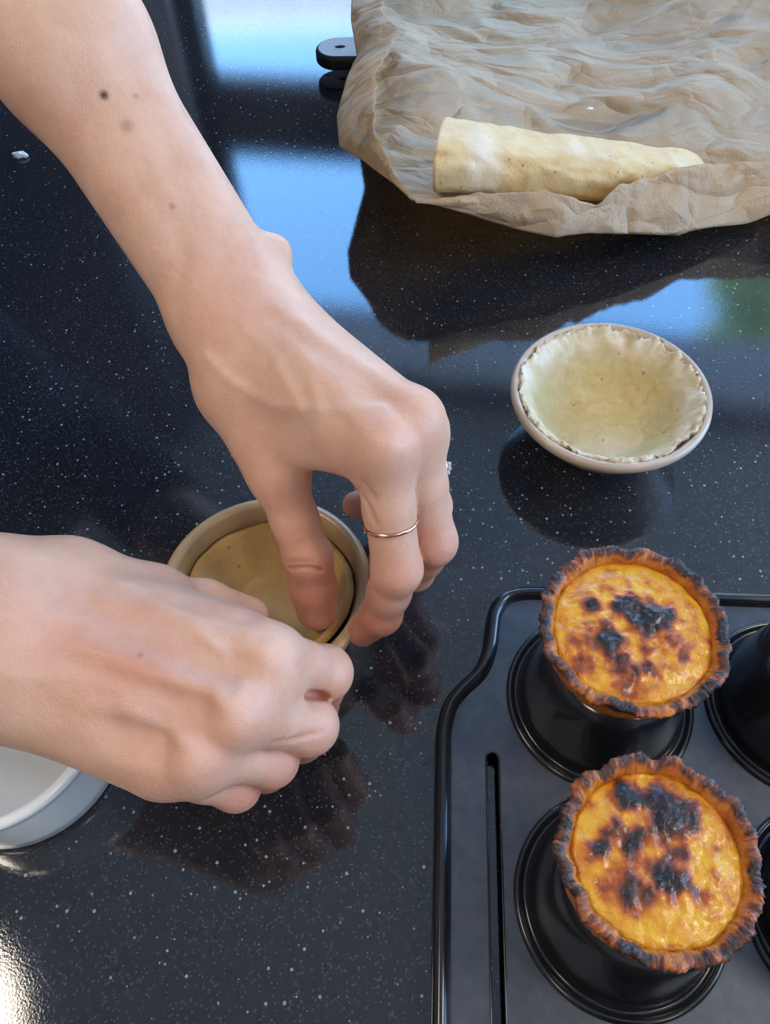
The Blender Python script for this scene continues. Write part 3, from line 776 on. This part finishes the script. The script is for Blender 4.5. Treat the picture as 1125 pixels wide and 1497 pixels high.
for a, b, rr_ in ((WI, JI, .0108), (WM, JM, .0112), (WR, JR, .0104), (WP, JP, .0096)):
    n_ = np.array([0, 0, 1.0])*rr_
    fr_.cone(FR, a*.6+b*.4+n_*1.05, a*.06+b*.94+n_*1.0, .0018, .0026, .006)
for a, b in ((JI, JM), (JM, JR), (JR, JP)):        # hollows between the knuckles
    c_ = (a+b)/2+np.array([-.004, 0, .0175]); fr_.cone(FR, c_, c_+np.array([-.012, .002, .001]), .0034, .0024, .010, True)
for (a, k1), (b, k2) in (((JI, KI), (JM, KM)), ((JM, KM), (JR, KR)), ((JR, KR), (JP, KP))):   # clefts between the fingers
    p0 = (a*.72+k1*.28+b*.72+k2*.28)/2+np.array([0, 0, .008]); p1 = (k1+k2)/2+(k1-a)*.1+np.array([0, 0, .006])
    fr_.cone(FR, p0, p1, .0010, .0022, .0035, True)
vR, qR = fr_.mesh(FR); del FR
# --- coarse rest of the body, out of the picture on the left
SR, SLh = np.array([-.47, .36, .37]), np.array([-.41, .64, .385])
NK, HD = np.array([-.455, .505, .47]), np.array([-.395, .475, .61])
CH, WA, HP = np.array([-.50, .52, .28]), np.array([-.59, .56, .06]), np.array([-.655, .585, -.08])
sd3 = nrm3(SLh-SR); fw = nrm3(np.array([sd3[1], -sd3[0], 0])); sdx = nrm3(np.array([sd3[0], sd3[1], 0]))
fb = Field((-.95, .05, -.91), (-.10, .95, .78), .006)
Bd = fb.new()
def torso(F, g):
    for s in (-1, 1):
        fb.cone(F, CH+sdx*s*.07, WA+sdx*s*.06, .095+g, .085+g, .06); fb.cone(F, WA+sdx*s*.06, HP+sdx*s*.08, .088+g, .10+g, .06)
    fb.cone(F, SR+(CH-SR)*.25+[0, 0, .02], SLh+(CH-SLh)*.25+[0, 0, .02], .062+g, .062+g, .06)
def arms(F, g, t=1.0):
    fb.cone(F, SR, SR+(ER-SR)*t, .050+g, .040+g, .03); fb.cone(F, SLh, SLh+(EL-SLh)*t, .050+g, .040+g, .03)
FT = [HP+sdx*s*.10 for s in (-1, 1)]
def legs(F, g):
    for q in FT:
        kn = np.array([q[0]+.01, q[1], -.48]); an = np.array([q[0]-.02, q[1], -.82])
        fb.cone(F, q, kn, .088+g, .062+g, .03); fb.cone(F, kn, an, .060+g, .042+g, .02)
torso(Bd, 0); arms(Bd, 0); legs(Bd, 0)
for q in FT: fb.cone(Bd, np.array([q[0]-.03, q[1], -.865]), np.array([q[0]+.15, q[1]-.03, -.875]), .035, .03, .03)
fb.cone(Bd, CH+[0, 0, .12], NK, .06, .052, .04); fb.cone(Bd, NK, HD-[0, 0, .05], .052, .055, .03)
fb.ell(Bd, HD+[0, 0, .02], (.088, .078, .098), .02); fb.cone(Bd, HD+fw*.03-[0, 0, .03], HD+fw*.055-[0, 0, .085], .055, .030, .03)
fb.cone(Bd, HD+fw*.088+[0, 0, .01], HD+fw*.108-[0, 0, .025], .008, .014, .012)                       # nose
for s in (-1, 1):
    fb.cone(Bd, HD+fw*.098+sdx*s*.032+[0, 0, .012], HD+fw*.098+sdx*s*.032+[0, 0, .012], .012, .012, .012, True)   # eye sockets
    fb.cone(Bd, HD+sdx*s*.082-[0, 0, .02], HD+sdx*s*.088+[0, 0, .02], .010, .013, .008)              # ears
fb.cone(Bd, HD+fw*.082-sdx*.016-[0, 0, .052], HD+fw*.082+sdx*.016-[0, 0, .052], .010, .010, .008)    # lips
vB, qB = fb.mesh(Bd)
person = empty('person', (HP[0], HP[1], ZF), 'person in a dark blue t-shirt pressing pastry into a ramekin with both hands', 'person')
base = np.array(person.location)
V = np.vstack([vL, vR, vB]); Q = np.vstack([qL, qR+len(vL), qB+len(vL)+len(vR)])
# skin tone map and fine relief, in three dimensions on the surface
nh = len(vL)+len(vR)
bvh = BVHTree.FromPolygons([tuple(p) for p in V[:nh]], [tuple(q) for q in np.vstack([qL, qR+len(vL)])])
def surf(px, py):
    h = bvh.ray_cast(Vector(CAM), Vector(ray(px, py)))[0]
    return None if h is None else np.array(h)
hv = V[:nh]
def normals(v, q):
    n = np.zeros_like(v); fn = np.cross(v[q[:, 1]]-v[q[:, 0]], v[q[:, 2]]-v[q[:, 0]])
    for k in range(4): np.add.at(n, q[:, k], fn)
    return n/np.maximum(1e-12, np.linalg.norm(n, axis=1))[:, None]
NRM = normals(V, Q)[:nh]
def dline(pts, v):
    d = np.full(len(v), 1.0)
    for a, b in zip(pts, pts[1:]):
        ba = b-a; t = np.clip(((v-a)@ba)/max(1e-12, ba@ba), 0, 1); d = np.minimum(d, np.linalg.norm(v-a-t[:, None]*ba, axis=1))
    return d
disp = np.zeros(nh); red = np.zeros(nh); pale = np.zeros(nh); mole = np.zeros(nh)
def stroke(pxs, width, amp, paleamt=0, redamt=0):
    pts = [surf(*p) for p in pxs]; pts = [p for p in pts if p is not None]
    if len(pts) < 2: return
    pts2 = []
    for a, b in zip(pts, pts[1:]): pts2 += [a]
    pts2.append(pts[-1])
    g = np.exp(-(dline(pts2, hv)/width)**2)
    global disp, pale, red
    disp += amp*.85*g; pale += .8*paleamt*np.exp(-(dline(pts2, hv)/(width*1.6))**2); red += redamt*g
def dense(p, n=8):
    o = []
    for a, b in zip(p, p[1:]): o += [(a[0]+(b[0]-a[0])*i/n, a[1]+(b[1]-a[1])*i/n) for i in range(n)]
    return o+[p[-1]]
# veins and tendons, left hand and forearm
for s_, wd, am, pl in (([(300, 520), (340, 560), (400, 592), (480, 600), (560, 595)], .0026, .0008, .35), ([(350, 470), (400, 520), (440, 600)], .0028, .0006, .2),
                       ([(455, 560), (470, 600), (455, 650)], .0024, .0005, .2), ([(210, 200), (240, 280), (290, 370)], .0045, .0008, .15), ([(255, 440), (270, 380), (262, 330)], .0045, -.0012, 0),
                       ([(500, 590), (545, 640), (572, 650)], .0032, .0006, .3)):
    stroke(dense(s_), wd, am, pl)
# thumb and finger creases
for s_, am in (([(424, 832), (450, 830), (470, 834)], -.0010), ([(420, 822), (455, 820)], -.0004), ([(524, 715), (540, 745), (548, 765)], -.0008), ([(533, 705), (548, 730)], -.0006), ([(462, 705), (470, 740), (480, 780)], .0, )):
    stroke(dense(s_), .0011, am*1.6, 0, .3)
# right hand veins and creases
for s_, wd, am, pl in (([(60, 900), (130, 915), (200, 930), (280, 925), (330, 950)], .0028, .0007, .3), ([(170, 850), (230, 880), (290, 915), (325, 955)], .0026, .0007, .4),
                       ([(20, 990), (110, 990), (180, 1010), (250, 1040)], .0030, .0008, .3), ([(180, 1030), (240, 1060), (275, 1085)], .0028, .0006, .3), ([(315, 945), (350, 950), (385, 952)], .0030, .0008, .5),
                       ([(330, 1030), (345, 1022), (355, 1005)], .0030, .0007, .6)):
    stroke(dense(s_), wd, am, pl)
for s_ in ([(432, 975), (452, 958), (460, 945)], [(440, 985), (458, 970)], [(400, 1085), (440, 1080), (470, 1070)], [(418, 1085), (455, 1072)]):
    stroke(dense(s_), .0010, -.0006, 0, .2)
for c_, r_, a_ in ((iT, .020, .8), (iD, .020, .7), (iP, .016, .6), (tT, .024, 1.1), (tI, .020, .6), (mP, .016, .6), (mT, .02, .9), (rT, .02, .9), (rD, .02, .8), (pT, .02, .9), (iM, .014, .35), (mM, .014, .45), (tM, .022, .3),
                   (KI, .016, .45), (KM, .016, .45), (KR, .014, .5), (KP, .014, .55), (JI, .012, .3), (JM, .013, .55), (JR, .012, .6), (JP, .012, .4), (DI, .02, .7), (DM, .02, .7), (DR, .02, .7), (DP, .02, .7), (W, .022, .25)):
    red += a_*np.exp(-(np.linalg.norm(hv-c_, axis=1)/r_)**2)
for px, py, r_, a_ in ((165, 960, .022, .35), (205, 1000, .016, .3), (330, 460, .014, .25), (80, 920, .02, .2)):
    p = surf(px, py)
    if p is not None: red += a_*np.exp(-(np.linalg.norm(hv-p, axis=1)/r_)**2)
for px, py, r_, a_ in ((152, 139, .0012, 1.0), (186, 184, .0018, .35), (198, 140, .0008, .35), (252, 302, .0009, .4), (205, 958, .0008, .4)):
    p = surf(px, py)
    if p is not None: mole += a_*np.clip(1.5-np.linalg.norm(hv-p, axis=1)/r_*.8, 0, 1)
hv += NRM*disp[:, None]
V[:nh] = hv
me = np_mesh('body', V-base, Q)
z0 = np.zeros(len(vB))
attr(me, 'red', np.concatenate([np.clip(red, 0, 1), z0])); attr(me, 'pale', np.concatenate([np.clip(pale, 0, 1), z0])); attr(me, 'mole', np.concatenate([np.clip(mole, 0, 1), z0]))
link_mesh('body', me, SKIN, person)
def cloth(name, fn, mat, zlo, zhi):
    F = fb.new(); fn(F)
    zz = fb.lo[2]+np.arange(fb.n[2])*fb.vox
    cut = np.maximum(zz-zhi, zlo-zz).astype(np.float32)[None, None, :]
    v, q = fb.mesh(np.maximum(F, cut)); return link_mesh(name, np_mesh(name, v-base, q), mat, person)
SHIRT = flat('dark_blue_jersey', (.020, .025, .040), .85, 120, .15)
cloth('t_shirt', lambda F: (torso(F, .012), arms(F, .012, .72)), SHIRT, -.12, .47)
cloth('trousers', lambda F: (legs(F, .012), [fb.cone(F, WA+sdx*s*.06-[0, 0, .06], HP+sdx*s*.08, .10, .113, .05) for s in (-1, 1)]), flat('dark_denim', (.03, .04, .07), .85, 200, .2), -.84, -.01)
def hair(F):
    fb.ell(F, HD+[0, 0, .032]-fw*.012, (.096, .088, .100), .01); fb.cone(F, HD-fw*.06+[0, 0, .02], HD-fw*.075-[0, 0, .08], .06, .04, .03)
    fb.cone(F, HD+fw*.075-[0, 0, .045], HD+fw*.12-[0, 0, .045], .078, .09, .01, True)
cloth('hair', hair, flat('dark_brown_hair', (.025, .015, .010), .5, 300, .4), .40, .80)
for q in FT:
    vs_, fs = lathe([(0, -.035), (.030, -.035), (.046, -.02), (.046, .0), (.040, .02), (.02, .03), (0, .032)], 32)
    o = mobj('shoe', [(x*2.4+.06, y*1.05, z) for x, y, z in vs_], fs, SHIRT, person, loc=np.array([q[0], q[1]-.01, -.865])-base)
for s in (-1, 1):
    bm = bmesh.new(); bmesh.ops.create_uvsphere(bm, u_segments=20, v_segments=12, radius=.0115)
    me = bpy.data.meshes.new('eye'); bm.to_mesh(me); bm.free(); me.polygons.foreach_set('use_smooth', [True]*len(me.polygons))
    o = link_mesh('eye', me, Mat('eye_white', (.7, .7, .68), .1).m, person); o.location = (HD+fw*.079+sdx*s*.032+[0, 0, .012]-base).tolist()

# rings worn on the left hand
def torus(R, r, n=64, m=12):
    v = [((R+r*math.cos(b))*math.cos(a), (R+r*math.cos(b))*math.sin(a), r*1.15*math.sin(b)) for a in [2*math.pi*i/n for i in range(n)] for b in [2*math.pi*j/m for j in range(m)]]
    f = [(i*m+j, ((i+1) % n)*m+j, ((i+1) % n)*m+(j+1) % m, i*m+(j+1) % m) for i in range(n) for j in range(m)]
    return v, f
def put_ring(a, b, t, R, tilt, label, gems):
    p = a*(1-t)+b*t; d = Vector(b-a).normalized()
    root = empty('finger_ring', p, label, 'ring')
    root.rotation_mode = 'QUATERNION'; root.rotation_quaternion = (d.to_track_quat('Z', 'Y').to_matrix() @ Matrix.Rotation(tilt, 3, 'X')).to_quaternion()
    v, f = torus(R, .00075); mobj('band', v, f, GOLD, root)
    if gems:
        inv = root.rotation_quaternion.inverted(); c = inv @ Vector((.75, -.5, .45)).normalized(); a0 = math.atan2(c.y, c.x)
        for k in range(-3, 4):
            bm = bmesh.new(); bmesh.ops.create_icosphere(bm, subdivisions=1, radius=.0013)
            me = bpy.data.meshes.new('stone'); bm.to_mesh(me); bm.free(); o = link_mesh('stone', me, GEM, root)
            aa = a0+k*.24; o.location = ((R+.0010)*math.cos(aa), (R+.0010)*math.sin(aa), 0)
put_ring(iM, iP, .60, .0106, 0, 'thin plain rose gold ring on the index finger', False)
put_ring(rM, rP, .50, .0104, 0, 'sparkling ring set with small stones on the ring finger', True)
